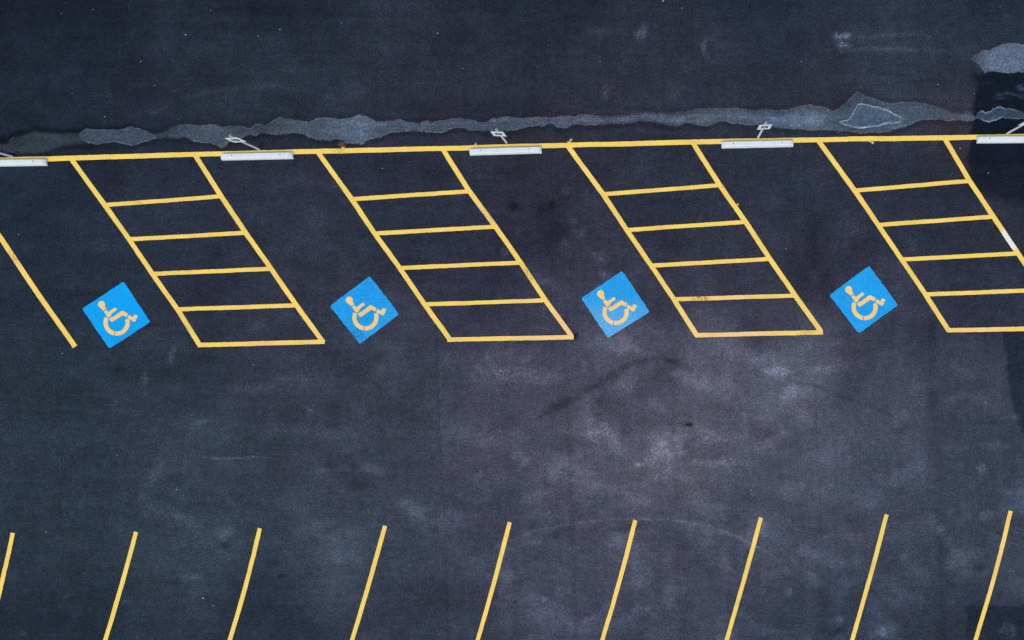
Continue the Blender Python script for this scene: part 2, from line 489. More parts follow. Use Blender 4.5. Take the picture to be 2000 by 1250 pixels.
    D += .22 * low * np.clip((X - 500) / 500, 0, 1) * np.clip(cloud + .3, 0, 1)
    D = np.clip(D, 0, 1.2)
    C = lighten(C, R) * 1.07
    jig = 9 * edge2 + 6 * edge
    fresh = alb((18, 27, 40))
    def sheet(poly, soft, strength, col=fresh):
        nonlocal C
        m = np.clip((inside(X, Y, poly) + jig * .5) / soft + .5, 0, 1)[..., None] * strength
        C = C * (1 - m) + (np.asarray(col) * np.exp(R * .7)[..., None]) * m
    sheet([(1909,148),(1940,138),(2400,136),(2400,262),(1903,262),(1901,200)], 9, .95)
    sheet([(1900,225),(2400,225),(2400,320),(1894,320),(1896,268)], 6, .9, alb((17, 26, 42)))
    sheet([(1894,300),(2400,300),(2400,408),(1990,400),(1940,385),(1893,372)], 22, .82, alb((18, 26, 41)))
    sheet([(1958,640),(1966,715),(1972,770),(1990,830),(2010,870),(2400,880),(2400,640)], 4, .8, alb((30, 40, 56)))
    sheet([(1888,1184),(2400,1180),(2400,1500),(1885,1500)], 4, .62, alb((22, 31, 46)))
    # damp edge along the dried runnel
    tx = [p[0] for p in BAND_T]; ty = [p[1] for p in BAND_T]
    topy = np.interp(X, tx, ty); boty = np.interp(X, [p[0] for p in BAND_B], [p[1] for p in BAND_B])
    damp = np.exp(-((Y - topy + 4) / 5) ** 2) * np.clip((360 - X) / 120, 0.25, 1) + .5 * np.exp(-((Y - boty - 4) / 5) ** 2)
    damp += .8 * np.exp(-(((X - 8) / 16) ** 2 + ((Y - 272) / 7) ** 2))
    C = lighten(C, -.75 * damp * (X > -60) * (X < 1900))
    nx, ny = len(ax), len(ay)
    V = np.zeros((ny * nx, 3), np.float32)
    V[:, 0] = ((X - NX) / U).ravel(); V[:, 1] = ((NY - Y) / U).ravel()
    idx = np.arange(ny * nx).reshape(ny, nx)
    F = np.stack([idx[1:, :-1], idx[1:, 1:], idx[:-1, 1:], idx[:-1, :-1]], -1).reshape(-1, 4)
    me = bpy.data.meshes.new('ground')
    me.vertices.add(len(V)); me.vertices.foreach_set('co', V.ravel())
    me.loops.add(F.size); me.loops.foreach_set('vertex_index', F.ravel().astype(np.int32))
    me.polygons.add(len(F)); me.polygons.foreach_set('loop_start', (np.arange(len(F)) * 4).astype(np.int32))
    me.update(calc_edges=True)
    col = me.attributes.new('wear_vignette', 'FLOAT_COLOR', 'POINT')  # stains and wear, plus vignette shading painted into the colour
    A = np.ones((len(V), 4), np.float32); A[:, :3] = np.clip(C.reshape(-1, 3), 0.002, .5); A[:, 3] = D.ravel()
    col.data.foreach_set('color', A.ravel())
    me.materials.append(M_asphalt)
    o = bpy.data.objects.new('ground', me); link(o)
    tag(o, kind='structure')

# outlines of the dried runnel (north edge, south edge)
BAND_T = [(-160,285),(-60,282),(0,280),(15,280),(19,271),(31,266),(56,260),(68,253),(82,258),(102,259),(127,260),(156,259),(168,253),(200,255),(240,254),(257,250),(285,258),(305,261),(320,256),(337,248),
 (347,244),(361,242),(388,245),(405,242),(417,241.5),(429,246.5),(473,246.5),(487,250),(498,241.5),(520,243),(534,234.7),(548,228.7),(575,233.8),(605,238),(622,229.5),(643,229),(669,233),(689,228),
 (703,222.5),(713,225),(735,235.5),(769,236),(781,231),(793,237),(820,240),(834,235.5),(844,238),(857,235.5),(895,230.5),(922,233),(936,239),(949,238),(963,231),(980,228.7),(994,227),(1024,231.5),
 (1045,227),(1079,230),(1096,225.5),(1109,227),(1133,225.5),(1140,222),(1160,225.5),(1198,225.5),(1257,218),(1300,219),(1339,218),(1361,211),(1399,210.6),(1433,210.6),(1475,215),(1496,210.6),
 (1509,215),(1543,213),(1567,205.6),(1586,204),(1604,207),(1626,216),(1639,211),(1661,192),(1674,178),(1693,188),(1737,202),(1772,199),(1799,200),(1828,206.4),(1845,213),(1859,221),(1878,220),(1890,216.5),(1897,221),(1903,227),(1906,229)]
BAND_B = [(-160,300),(-60,299),(0,296),(17,297),(39,302),(73,302),(102,294),(122,287),(161,283),(178,282),(225,279),(257,284),(288,277),(305,272),(320,271),(354,269.5),(361,267),(369,271),(378,278),(408,279),
 (424,285),(432,290),(441,287),(449,277),(468,273),(480,265),(490,263),(500,266),(509,260),(544,263.5),(575,259),(592,263),(609,270),(624,274),(631,272),(640,275.5),(655,272),(670,274),(677,279),
 (688,281),(708,282),(716,275.5),(742,268.7),(762,260),(796,256),(823,256.7),(851,260),(866,258.5),(886,251),(907,251),(915,255),(960,256),(989,257),(1033,249),(1052,245),(1062,247.6),(1070,242.5),
 (1079,242.5),(1089,250),(1108,251),(1118,243),(1147,245),(1198,242.5),(1232,241),(1252,236),(1283,240),(1314,248),(1331,244.6),(1341,239.5),(1366,245.5),(1380,248),(1394,243),(1404,236),(1416,237),
 (1429,242),(1446,241),(1458,245.5),(1484,243),(1518,249.7),(1569,254),(1620,255),(1636,254.4),(1679,260.8),(1732,259),(1748,253),(1769,248),(1799,234.4),(1836,234.4),(1852,238),(1870,234.7),(1897,237.6),(1903,233),(1906,231)]

def runnel(name, T, B, z, colfn, rim, rimcol, label, cat, seed, jit=1.0, group=None, kind=None, endrim=0):
    """a dried film of silt: strip mesh between two shores, thin rims laid down along both"""
    x0, x1 = T[0][0], T[-1][0]
    xs = np.arange(x0, x1 + .01, 1.3)
    t = np.interp(xs, [p[0] for p in T], [p[1] for p in T]); b = np.interp(xs, [p[0] for p in B], [p[1] for p in B])
    t = t + jit * (2.0 * fbm(xs, xs * 0, 9, 4, seed) + 1.2 * fbm(xs, xs * 0 + 50, 3, 2, seed + 9))
    b = b + jit * (2.0 * fbm(xs, xs * 0 + 9, 9, 4, seed + 5) + 1.2 * fbm(xs, xs * 0 + 80, 3, 2, seed + 14))
    b = np.maximum(b, t + .8)
    offs = [0, .9, 1.9, 3.2, 5.5, 9]
    rows = []; kinds = []
    h = b - t
    for k, o in enumerate(offs):
        rows.append(t + np.minimum(o, h * (.07 * k + .0))); kinds.append(k)
    for f in (.37, .40, .43, .47, .5, .53, .57, .60, .63):
        rows.append(np.maximum(t + h * f, rows[-1])); kinds.append(9)
    for k in range(len(offs) - 1, -1, -1):
        rows.append(b - np.minimum(offs[k], h * (.07 * k))); kinds.append(k + 20)
    Yg = np.array(rows); Xg = np.tile(xs, (len(rows), 1))
    n, m = Yg.shape
    Yg = Yg + 0
    C = colfn(Xg, Yg, t, b)
    A = np.ones((n, m))
    rs = rim(Xg, Yg)
    brk = np.clip(.65 + 1.1 * fbm(Xg, Yg, 22, 3, seed + 30), .55 if endrim else 0, 1.3)
    for r in range(n):
        k = kinds[r] % 20 if kinds[r] != 9 else 9
        w = {0: .55, 1: 1.0, 2: .55, 3: .15}.get(k, 0)
        isT = kinds[r] < 20
        if endrim: w = np.maximum(w, np.exp(-((xs - x1) / 1.8) ** 2) + np.exp(-((xs - x0) / 1.5) ** 2))
        a = (w * rs[r] * brk[r])[:, None]
        rc = np.asarray(rimcol[0] if isT else rimcol[1])
        C[r] = C[r] * (1 - np.clip(a, 0, 1)) + rc * np.clip(a, 0, 1)
        if k == 0: A[r] = .35 + .3 * np.clip(rs[r], 0, 1)
        elif k == 1: A[r] = .75 + .25 * np.clip(rs[r], 0, 1)
    soft = 1 - np.clip(rs, 0, 1)
    for r in range(n):
        k = kinds[r] % 20 if kinds[r] != 9 else 9
        lim = {0: 0.0, 1: .3, 2: .55, 3: .75, 4: .9}.get(k, 1)
        A[r] = np.minimum(A[r], 1 - soft[r] * (1 - lim))
    V = [tuple(P(x, y, z)) for x, y in zip(Xg.ravel(), Yg.ravel())]
    idx = np.arange(n * m).reshape(n, m)
    F = np.stack([idx[1:, :-1], idx[1:, 1:], idx[:-1, 1:], idx[:-1, :-1]], -1).reshape(-1, 4).tolist()
    mid = P((x0 + x1) / 2, float(np.interp((x0 + x1) / 2, xs, (t + b) / 2)), 0)
    o = mesh_obj(name, V, F, M_silt, loc=mid)
    ca = o.data.attributes.new('silt', 'FLOAT_COLOR', 'POINT')
    cc = np.ones((n * m, 4), np.float32); cc[:, :3] = C.reshape(-1, 3); cc[:, 3] = A.ravel()
    ca.data.foreach_set('color', cc.ravel())
    tag(o, label, cat, group, kind)
    return o

def band_col(X, Y, t, b):
    xs = [-160, 0, 100, 150, 300, 340, 400, 480, 560, 640, 700, 760, 900, 1000, 1060, 1140, 1240, 1340, 1440, 1560, 1600, 1660, 1740, 1800, 1850, 1880, 1910]
    cs = np.array([(36,48,60),(40,52,64),(44,58,70),(38,52,66),(44,58,74),(52,66,86),(62,76,96),(56,68,86),(58,70,88),(68,84,106),(80,98,122),(66,80,102),(62,76,98),(70,82,104),(62,74,96),(66,78,98),(64,76,98),(66,78,98),
                   (64,78,100),(74,90,114),(76,94,116),(62,78,100),(70,88,110),(66,84,106),(62,72,92),(66,80,102),(64,78,100)], float)
    C = np.stack([np.interp(X, xs, cs[:, k]) for k in range(3)], -1)
    C = alb(C + np.array([7, 5, 1.0]))
    v = (Y - t) / (b - t + 1e-6)
    R = .32 * fbm(X, Y, 30, 5, 71, 12) + .18 * fbm(X, Y, 90, 4, 75, 5) + .16 * fbm(X, Y, 5, 3, 77) - .02
    def g(cx, cy, rx, ry, a):
        return a * np.exp(-((X - cx) / rx) ** 2 - ((Y - cy) / ry) ** 2)
    R += g(1590, 235, 22, 9, .45) + g(1600, 244, 60, 3, .3) + g(1325, 235, 16, 7, .3) + g(1150, 232, 22, 6, .3) + g(700, 245, 30, 14, .14) + g(1378, 236, 22, 5, .2) + g(1440, 230, 14, 6, .25)
    R += g(1560, 228, 80, 2.5, .16) + g(1240, 236, 90, 2, .2) + g(1096, 238, 10, 6, .2) + g(1670, 198, 20, 12, -.12)
    R -= .30 * np.exp(-((v - .12) / .12) ** 2) * (X > 1150) + .12 * np.exp(-((v - .9) / .1) ** 2)
    # tide marks left as the water shrank, brownish shore
    dt = Y - t; db = b - Y
    w1 = fbm(X, Y * 0 + 7, 34, 4, 171); w2 = fbm(X, Y * 0 + 19, 28, 4, 173)
    on = np.clip(fbm(X, Y * 0 + 3, 70, 3, 177) * 3 + .5, 0, 1) * (X > 330)
    R += .34 * on * np.exp(-((dt - 5.5 - 4 * w1) / 1.1) ** 2) + .28 * (1 - on) * (X > 330) * np.exp(-((db - 5 - 4 * w2) / 1.1) ** 2)
    R -= .22 * on * np.exp(-((dt - 3.0 - 4 * w1) / 1.4) ** 2)
    R += .30 * (X > 1120) * (X < 1560) * np.exp(-((v - .55 - .25 * w1) / .12) ** 2) * (1 + fbm(X, Y, 30, 3, 179))
    shore = (np.clip(1 - dt / 4.5, 0, 1) + .6 * np.clip(1 - db / 3.5, 0, 1)) * (X > 420) * np.clip(.5 + 1.5 * fbm(X, Y, 40, 3, 181), 0, 1)
    C = C * (1 - .55 * shore[..., None]) + alb((82, 78, 84)) * (.55 * shore[..., None])
    return C * np.exp(R)[..., None]

RIMB = (alb((112, 100, 108)), alb((118, 116, 126)))
RIMW = (alb((118, 128, 146)), alb((124, 134, 150)))
def band_rim(X, Y):
    r = np.clip((X - 320) / 30, 0, 1) * .75
    r = r * np.where((X > 1170) & (X < 1340), .5, 1)
    return r + .5 * np.exp(-((X - 24) / 8) ** 2)

build_ground()
runnel('silt_film', BAND_T, BAND_B, .003, band_col, band_rim, RIMB,
       'long ragged grey-blue runnel of dried silt running just above the long yellow line', 'silt stain', 100)
P1T = [(155,264),(157,259),(161,256),(168,251),(185,252.5),(200,253),(225,252.5),(240,252),(248,249),(257,247),(268,250),(285,256),(295,260),(306,267)]
P1B = [(155,265),(158,266),(163,275),(172,279.5),(180,280),(185,283),(192,283.5),(203,280),(225,277.5),(238,280),(250,284),(257,285.5),(270,281),(288,276),(306,269)]
def flat_col(c, seed):
    c = alb(c)
    return lambda X, Y, t, b: np.asarray(c) * np.exp(.16 * fbm(X, Y, 14, 4, seed) + .12 * fbm(X, Y, 4, 3, seed + 3))[..., None]
runnel('silt_film', P1T, P1B, .006, flat_col((60, 74, 92), 81), lambda X, Y: np.full(X.shape, .8), (alb((98, 104, 120)), alb((108, 118, 136))),
       'lens-shaped grey silt patch with a pale rim near the left end of the runnel', 'silt stain', 120, .8)
P2T = [(1640,237),(1656,234),(1664,224),(1671,210),(1675,203),(1684,202),(1705,206),(1735,214),(1745,222),(1757,227),(1762,231)]
P2B = [(1640,240),(1650,244.5),(1665,249),(1680,251),(1710,248),(1730,243),(1748,241),(1757,239.5),(1762,237)]
runnel('silt_film', P2T, P2B, .006, flat_col((74, 92, 114), 85), lambda X, Y: np.full(X.shape, 1.15), (alb((176, 192, 208)), alb((170, 186, 204))),
       'teardrop silt patch outlined by a bright white mineral ring, between the two right-hand wheel stops', 'silt stain', 130, .6, endrim=1)
P3T = [(1905,229),(1908,225),(1912,218.4),(1918,216.5),(1924,220),(1934,217.4),(1940,210.7),(1955,208),(1963,212.6),(1972,210),(1984,214.6),(2000,218.4),(2060,221),(2150,220),(2230,226)]
P3B = [(1905,231),(1912,232.5),(1920,237),(1933,239.5),(1942,237),(1950,233),(1957,230.5),(1970,232),(1985,233),(2000,233),(2060,238),(2150,236),(2230,228)]
runnel('silt_film', P3T, P3B, .004, flat_col((52, 70, 90), 91), lambda X, Y: np.full(X.shape, 1.0), (alb((124, 142, 160)), alb((130, 150, 170))),
       'blue-grey silt tongue with pale rims lying on the blackest sealed asphalt', 'silt stain', 140, 1.0)
P4T = [(1897,113),(1905,106),(1915,102),(1917,98.4),(1932,96.5),(1947,91.7),(1957,86),(1970,84),(2000,86),(2080,90),(2150,100),(2200,115)]
P4B = [(1897,116),(1903,121.4),(1913,127),(1919,137),(1923,143),(1932,138.7),(1947,140.6),(1970,142.6),(2000,141.6),(2080,140),(2150,132),(2200,117)]
def p4c(X, Y, t, b):
    k = np.clip((X - 1905) / 30, 0, 1)[..., None]
    c = alb((62, 72, 86)) * (1 - k) + alb((92, 108, 132)) * k
    return c * np.exp(.14 * fbm(X, Y, 14, 4, 95) + .14 * fbm(X, Y, 4, 3, 99))[..., None]
runnel('silt_film', P4T, P4B, .004, p4c, lambda X, Y: np.full(X.shape, .6), (alb((132, 122, 130)), alb((118, 122, 136))),
       'broad pale silt patch by itself in the upper right corner, above the black patch', 'silt stain', 150, 1.0)

# ---------------------------------------------------------------- painted lines
# bleached (fade) and scuffed (scuff) places, plan units: x, y, radius, amount
FADE = [(1115,640,40,.9),(1090,612,24,.6),(1430,655,90,.9),(1590,650,40,.3),(1040,660,60,.5),(600,668,50,.35),(500,671,60,.25),(1920,1080,0,0),(1950,1085,40,.5),(1935,1130,40,.3),
        (945,415,34,.35),(40,510,26,.35),(1160,345,30,.2),(1900,645,60,.4),(1700,1090,20,.2)]
SCUFF = [(1368,583,16,1),(1378,583,8,1),(665,292,12,.5),(1033,530,14,.7),(1040,540,10,.6),(955,425,20,.5),(30,503,8,.9),(22,495,8,.5),(365,640,9,.5),(205,415,8,.4),(1600,268,8,.4),(1570,640,14,.3),
         (1330,365,12,.3),(1290,440,8,.5),(440,675,10,.3),(1575,649,14,.4),(1700,1100,14,.3),(270,397,8,.5),(370,527,6,.5),(1720,268,10,.4),(1840,642,12,.3)]
def spots(L, x, y):
    v = 0.0
    for cx, cy, r, a in L:
        if r: v = max(v, a * math.exp(-((x - cx) ** 2 + (y - cy) ** 2) / (r * r)))
    return v

def ribbon(name, pts, w, z, mat, parent=None, seed=0, ends=0.0, **tags):
    """painted stripe along a polyline in plan units; slight hand wobble and ragged edges"""
    r = random.Random(seed * 7 + 3)
    P0 = [np.array(p, float) for p in pts]
    L = [0]
    for a, b in zip(P0[:-1], P0[1:]): L.append(L[-1] + np.linalg.norm(b - a))
    n = max(8, int(L[-1] / 2.6))
    s = np.linspace(0, L[-1], n)
    xs = np.interp(s, L, [p[0] for p in P0]); ys = np.interp(s, L, [p[1] for p in P0])
    dx = np.gradient(xs); dy = np.gradient(ys); l = np.hypot(dx, dy); dx /= l; dy /= l
    nxv, nyv = -dy, dx
    so = seed * 13.7
    wob = .45 * fbm(s + so * 9, s * 0 + so, 60, 3, 201)
    wl = w / 2 + .42 * fbm(s + so * 5, s * 0 + so + 3, 7, 4, 203) + .3 * fbm(s, s * 0 + so + 33, 70, 2, 207)
    wr = w / 2 + .42 * fbm(s + so * 3, s * 0 + so + 13, 7, 4, 205) + .3 * fbm(s, s * 0 + so + 53, 70, 2, 209)
    verts, fa, sc = [], [], []
    for i in range(n):
        for f in (-1.0, -.33, .33, 1.0):
            off = wob[i] + (f * (wl[i] if f < 0 else wr[i]))
            e = 0
            if i == 0: e = -abs(r.gauss(0, .5))
            if i == n - 1: e = abs(r.gauss(0, .5))
            x = xs[i] + nxv[i] * off + dx[i] * e; y = ys[i] + nyv[i] * off + dy[i] * e
            verts.append(P(x, y, z)); fa.append(spots(FADE, x, y)); sc.append(spots(SCUFF, x, y))
    faces = []
    for i in range(n - 1):
        for k in range(3):
            a = i * 4 + k
            faces.append((a, a + 4, a + 5, a + 1))
    o = mesh_obj(name, verts, faces, mat, parent, loc=None if parent is not None else P(xs[0], ys[0], 0), attrs={'fade': fa, 'scuff': sc})
    for p in (o.data.polygons[0],):
        if p.normal.z < 0: o.data.flip_normals()
    return o

def splash(name, cx, cy, size, z, parent, seed, mat, ang=0.0, stretch=1.6):
    """small star of thrown paint beside a stripe"""
    r = random.Random(seed)
    verts = [P(cx, cy, z)]; n = 22
    for i in range(n):
        a = 2 * math.pi * i / n
        rad = size * (.35 + .65 * r.random() ** 2)
        x = math.cos(a) * rad * stretch; y = math.sin(a) * rad
        verts.append(P(cx + x * math.cos(ang) - y * math.sin(ang), cy + x * math.sin(ang) + y * math.cos(ang), z))
    faces = [(0, 1 + i, 1 + (i + 1) % n) for i in range(n)]
    o = mesh_obj(name, verts, faces, mat, parent, attrs={'fade': [0.3] * (n + 1), 'scuff': [.5] * (n + 1)})
    if o.data.polygons[0].normal.z < 0: o.data.flip_normals()
    return o

main_pts = [(-160,316),(-60,314),(0,312.3),(95,310.3),(200,307),(400,301.3),(575,296.8),(740,293),(900,289.4),(1058,285),(1230,280.5),(1390,276.8),(1550,274),(1655,272.4),(1656,271.6),(1750,270.8),(1900,268.3),(2100,265),(2300,262)]
ml = thing('kerb_line', P(1000, 287), 'long yellow line running along behind all the wheel stops, right across the lot', 'painted line')
ribbon('stripe', main_pts, 9.5, .010, M_yellow, ml, 1)
for i, (x, y, s, a) in enumerate([(1115,274,3.6,-.9),(1112,278,3.4,.3),(929,282.5,3.4,-.8),(1704,279,3.6,.2),(1699,277,3,.4),(670,289,4,.1)]):
    splash('paint_splash', x, y, s, .012 + .0015 * i, ml, 40 + i, M_yellow, a)

AISLES = [
 dict(L=[(140,311),(206,402),(252,467),(300,538),(348,606),(391,675)], Rr=[(381,303),(432,383),(480,454),(530,526),(580,598),(630,667)],
      bars=[((206,400.5),(432,383.5)),((252,467.5),(479,454.8)),((299,535),(528,525)),((346,604.3),(577,596.3))], bot=((388,674),(634,667.5)),
      label='yellow ladder-hatched access aisle at the left, beside the leftmost blue emblem'),
 dict(L=[(621,297),(687,389),(732,456),(781,524),(830,595),(878,662)], Rr=[(865,291),(916,373),(968,443),(1017,513),(1065,586),(1116,656)],
      bars=[((687,389),(917,373.5)),((731,456),(968,442.7)),((779,523.5),(1016,513)),((828,594.5),(1065,586.5))], bot=((874,663.5),(1120,658.6)),
      label='yellow ladder-hatched access aisle whose lower right corner is scuffed beside a black spot'),
 dict(L=[(1108,284),(1177,378),(1224,449),(1272,519),(1317,586),(1361,655)], Rr=[(1352,277),(1405,361),(1456,433),(1503,505),(1553,577),(1604,648)],
      bars=[((1178,379.3),(1405,362)),((1224,449.3),(1457,433.2)),((1270,519.2),(1502,505.5)),((1315,584.6),(1553,577.3))], bot=((1358,655),(1607,649)),
      label='yellow ladder-hatched access aisle with a brown scuff on its fourth rung'),
 dict(L=[(1597,273),(1669,372),(1715,439.5),(1761,507),(1807.5,575),(1853,646)], Rr=[(1844,268),(1893,353),(1941,425),(1989,496),(2037,567),(2087,640)],
      bars=[((1669,372.5),(1893,353.5)),((1715,439.5),(1940,423)),((1761,506.7),(1988,495)),((1807,575),(2036,566.5))], bot=((1851,645.5),(2090,640.5)),
      label='yellow ladder-hatched access aisle cut by the right edge, one side partly worn to white'),
]
for i, A in enumerate(AISLES):
    (x0, y0), (x1, y1) = A['L'][-1], A['Rr'][0]
    t = thing('access_aisle', P((x0 + x1) / 2, (y0 + y1) / 2), A['label'], 'aisle marking', 'hatched access aisles between the stalls')
    ribbon('side_line', A['L'], 9.3, .006, M_yellow, t, 10 + i)
    if i < 3:
        ribbon('side_line', A['Rr'], 9.3, .006, M_yellow, t, 20 + i)
    else:
        sl = ribbon('side_line', A['Rr'], 9.3, .006, M_yellow, t, 20 + i)
        # bleached stretch of the stripe
        wp = ribbon('worn_stretch', [(1957,449.5),(1968,466),(1984,488.5)], 9.2, .0075, M_worn, sl, 77)
        wp['label'] = 'stretch of the line bleached to white'
        a = wp.data.attributes['fade']
        nv = len(wp.data.vertices)
        a.data.foreach_set('value', np.array([min(1, max(0, 2.6 * math.sin(math.pi * (k // 4) / (nv / 4 - 1)))) for k in range(nv)], np.float32))
    for j, (a, b) in enumerate(A['bars']):
        rb = ribbon('crossbar', [a, b], 7.9, .0035, M_yellow, t, 30 + i * 6 + j)
    ribbon('end_bar', list(A['bot']), 8.7, .0085, M_yellow, t, 60 + i)
    if i == 2:
        sp = splash('paint_splash', 1440.5, 399.5, 2.8, .0095, t, 51, M_yellow, -.9)
        splash('paint_splash', 1411.5, 364, 3.6, .0097, t, 55, M_yellow, .9)

def stall_line(pts, w, label, group, seed):
    o = ribbon('stall_line', pts, w, .0045, M_yellow, None, seed)
    tag(o, label, 'painted line', group)
    return o
stall_line([(-105,309),(-52,388),(3,467.5),(21,494),(80,582),(147,677)], 9.8,
           'lone slanting yellow stall line at the far left, left of the leftmost blue emblem', None, 90)
LOW = [((25,1041),(2,1144)),((266,1039),(205.5,1250)),((508,1032),(449,1250)),((752,1027),(688,1250)),((995.6,1020.6),(933,1250)),
       ((1241,1016),(1176,1250)),((1486,1011.5),(1419,1250)),((1731.6,1005),(1664,1250)),((1974,998),(1905,1250))]
ords = ['leftmost of the lower row, its bottom cut by the left edge', 'second from the left in the lower row', 'third from the left in the lower row', 'fourth from the left in the lower row',
        'middle one of the nine in the lower row', 'fourth from the right in the lower row', 'third from the right in the lower row', 'second from the right in the lower row', 'rightmost of the lower row, beside the dark corner patch']
for i, (a, b) in enumerate(LOW):
    dx, dy = b[0] - a[0], b[1] - a[1]
    bow = (i % 3) * .5 + 1.0
    if i == 8: bow = 3
    k = 350 / dy
    pts = [(a[0] + dx * f + bow * math.sin(math.pi * min(f, 1)), a[1] + dy * f) for f in np.linspace(0, k, 9)]
    stall_line(pts, 8.2, 'slanting yellow stall line, ' + ords[i], 'slanting stall lines of the lower row', 100 + i)

# ---------------------------------------------------------------- wheelchair emblems
E0 = dict(T=(241.3,549.7), R=(293.7,628.6), B=(214,681.2), L=(160.4,603.4))
EMB = [E0, dict(T=(722.5,539.2), R=(779.6,613.6), B=(702.8,672.1), L=(644.3,597.3)),
       dict(T=(1215.2,528.8), R=(1268.9,609.1), B=(1187.3,660.1), L=(1135,582.6)),
       dict(T=(1697.5,519), R=(1753.9,596.1), B=(1677,651.2), L=(1619.7,576.4))]
def zoom(p): return (140 + p[0] * .136, 530 + p[1] * .136)
def to_uv(p):
    x, y = zoom(p)
    o = np.array(E0['L']); u = (np.array(E0['T']) - o + np.array(E0['R']) - np.array(E0['B'])) / 2
    v = (np.array(E0['B']) - o + np.array(E0['R']) - np.array(E0['T'])) / 2
    return np.linalg.solve(np.array([u, v]).T, np.array([x, y]) - o)
def from_uv(E, uv):
    u, v = uv
    L, T, B, R_ = (np.array(E[k]) for k in 'LTBR')
    return L * (1 - u) * (1 - v) + T * u * (1 - v) + B * (1 - u) * v + R_ * u * v
def arc(cx, cy, r, a0, a1, n):
    return [(cx + r * math.cos(math.radians(a0 + (a1 - a0) * i / n)), cy + r * math.sin(math.radians(a0 + (a1 - a0) * i / n))) for i in range(n + 1)]
head = arc(430, 476, 50, 118, 385, 18) + [(497, 542), (457, 565)]
torso = [(463, 578), (503, 557), (527, 586), (624, 521), (653, 553), (578, 606), (553, 648), (521, 668)]
legp = [(537, 685), (568, 658), (590, 658), (712, 574), (735, 568), (810, 611), (792, 659), (735, 633), (588, 724), (570, 729)]
foot = [(820, 628), (878, 658), (903, 620), (952, 640), (910, 724), (890, 722), (806, 676)]
def ringpart(a0, a1):
    n = 16
    return arc(646, 738, 188, a0, a1, n) + arc(646, 738, 128, a1, a0, n)
wheel_l = ringpart(102.5, 206)
wheel_r = ringpart(-18, 98)
SHAPES = [head, torso, legp, foot, wheel_l, wheel_r]
labels_e = ['vivid blue painted square with wheelchair symbol, the leftmost, cleanest of the four emblems',
            'blue painted square with wheelchair symbol between the first and second hatched aisles',
            'blue painted wheelchair square with its bottom corner faded paler, below the middle stall',
            'blue painted square with wheelchair symbol, the rightmost emblem, beside the aisle cut by the edge']
def emblem(i, E):
    c = from_uv(E, (.5, .5))
    t = thing('wheelchair_emblem', P(c[0], c[1]), labels_e[i], 'ground emblem', 'blue wheelchair emblems painted in the stalls')
    n = 34; verts = []; fa = []; sc = []
    rr = random.Random(i + 5)
    for a in range(n + 1):
        for b in range(n + 1):
            u, v = a / n, b / n
            ju = .006 * (vnoise(np.array([b * .6 + i * 9]), np.array([3.0]), 301)[0] - .5) * 2 if a in (0, n) else 0
            jv = .006 * (vnoise(np.array([a * .6 + i * 9]), np.array([7.0]), 303)[0] - .5) * 2 if b in (0, n) else 0
            uu, vv = u + ju, v + jv
            # slightly rounded corners
            cu, cv = min(u, 1 - u), min(v, 1 - v)
            if cu < .01 and cv < .01:
                uu += .012 if u < .5 else -.012; vv += .012 if v < .5 else -.012
            p = from_uv(E, (uu, vv))
            verts.append(P(p[0], p[1], .004))
            f = [.0, .12, .16, .14][i] * (vnoise(np.array([a * .3 + i * 31]), np.array([b * .3]), 305)[0] + .2)
            if i == 2: f += .95 * max(0, min(1, (v * .75 - u * .55 + .12) * 1.5))
            if i == 1: f += .4 * max(0, v - .7)
            fa.append(min(1, f))
            sc.append([.08, .34, .32, .26][i] + (.5 if (i == 1 and u < .2 and v > .7) else 0))
    faces = [(a * (n + 1) + b, a * (n + 1) + b + 1, (a + 1) * (n + 1) + b + 1, (a + 1) * (n + 1) + b) for a in range(n) for b in range(n)]
    sq = mesh_obj('blue_square', verts, faces, M_blue, t, attrs={'fade': fa, 'scuff': sc})
    if sq.data.polygons[0].normal.z < 0: sq.data.flip_normals()
    bm = bmesh.new()
    for s in SHAPES:
        vs = []
        for p in s:
            q = from_uv(E, to_uv(p))
            vs.append(bm.verts.new(P(q[0], q[1], .007) - t.location))
        bm.faces.new(vs)
    bmesh.ops.triangulate(bm, faces=bm.faces[:])
    for f in bm.faces:
        f.normal_update()
        if f.normal.z < 0: f.normal_flip()
    me = bpy.data.meshes.new('wheelchair_symbol'); bm.to_mesh(me); bm.free()
    me.materials.append(M_symbol)
    fa = []
    for vtx in me.vertices:
        wpx = vtx.co.y + t.location.y
        fa.append(.15 if i != 2 else min(1, max(0, (P(0, 600).y - wpx) * 1.6)))
    a = me.attributes.new('fade', 'FLOAT', 'POINT'); a.data.foreach_set('value', np.array(fa, np.float32))
    a = me.attributes.new('scuff', 'FLOAT', 'POINT'); a.data.foreach_set('value', np.full(len(fa), .06, np.float32))
    link(bpy.data.objects.new('wheelchair_symbol', me), t)
for i, E in enumerate(EMB):
    emblem(i, E)

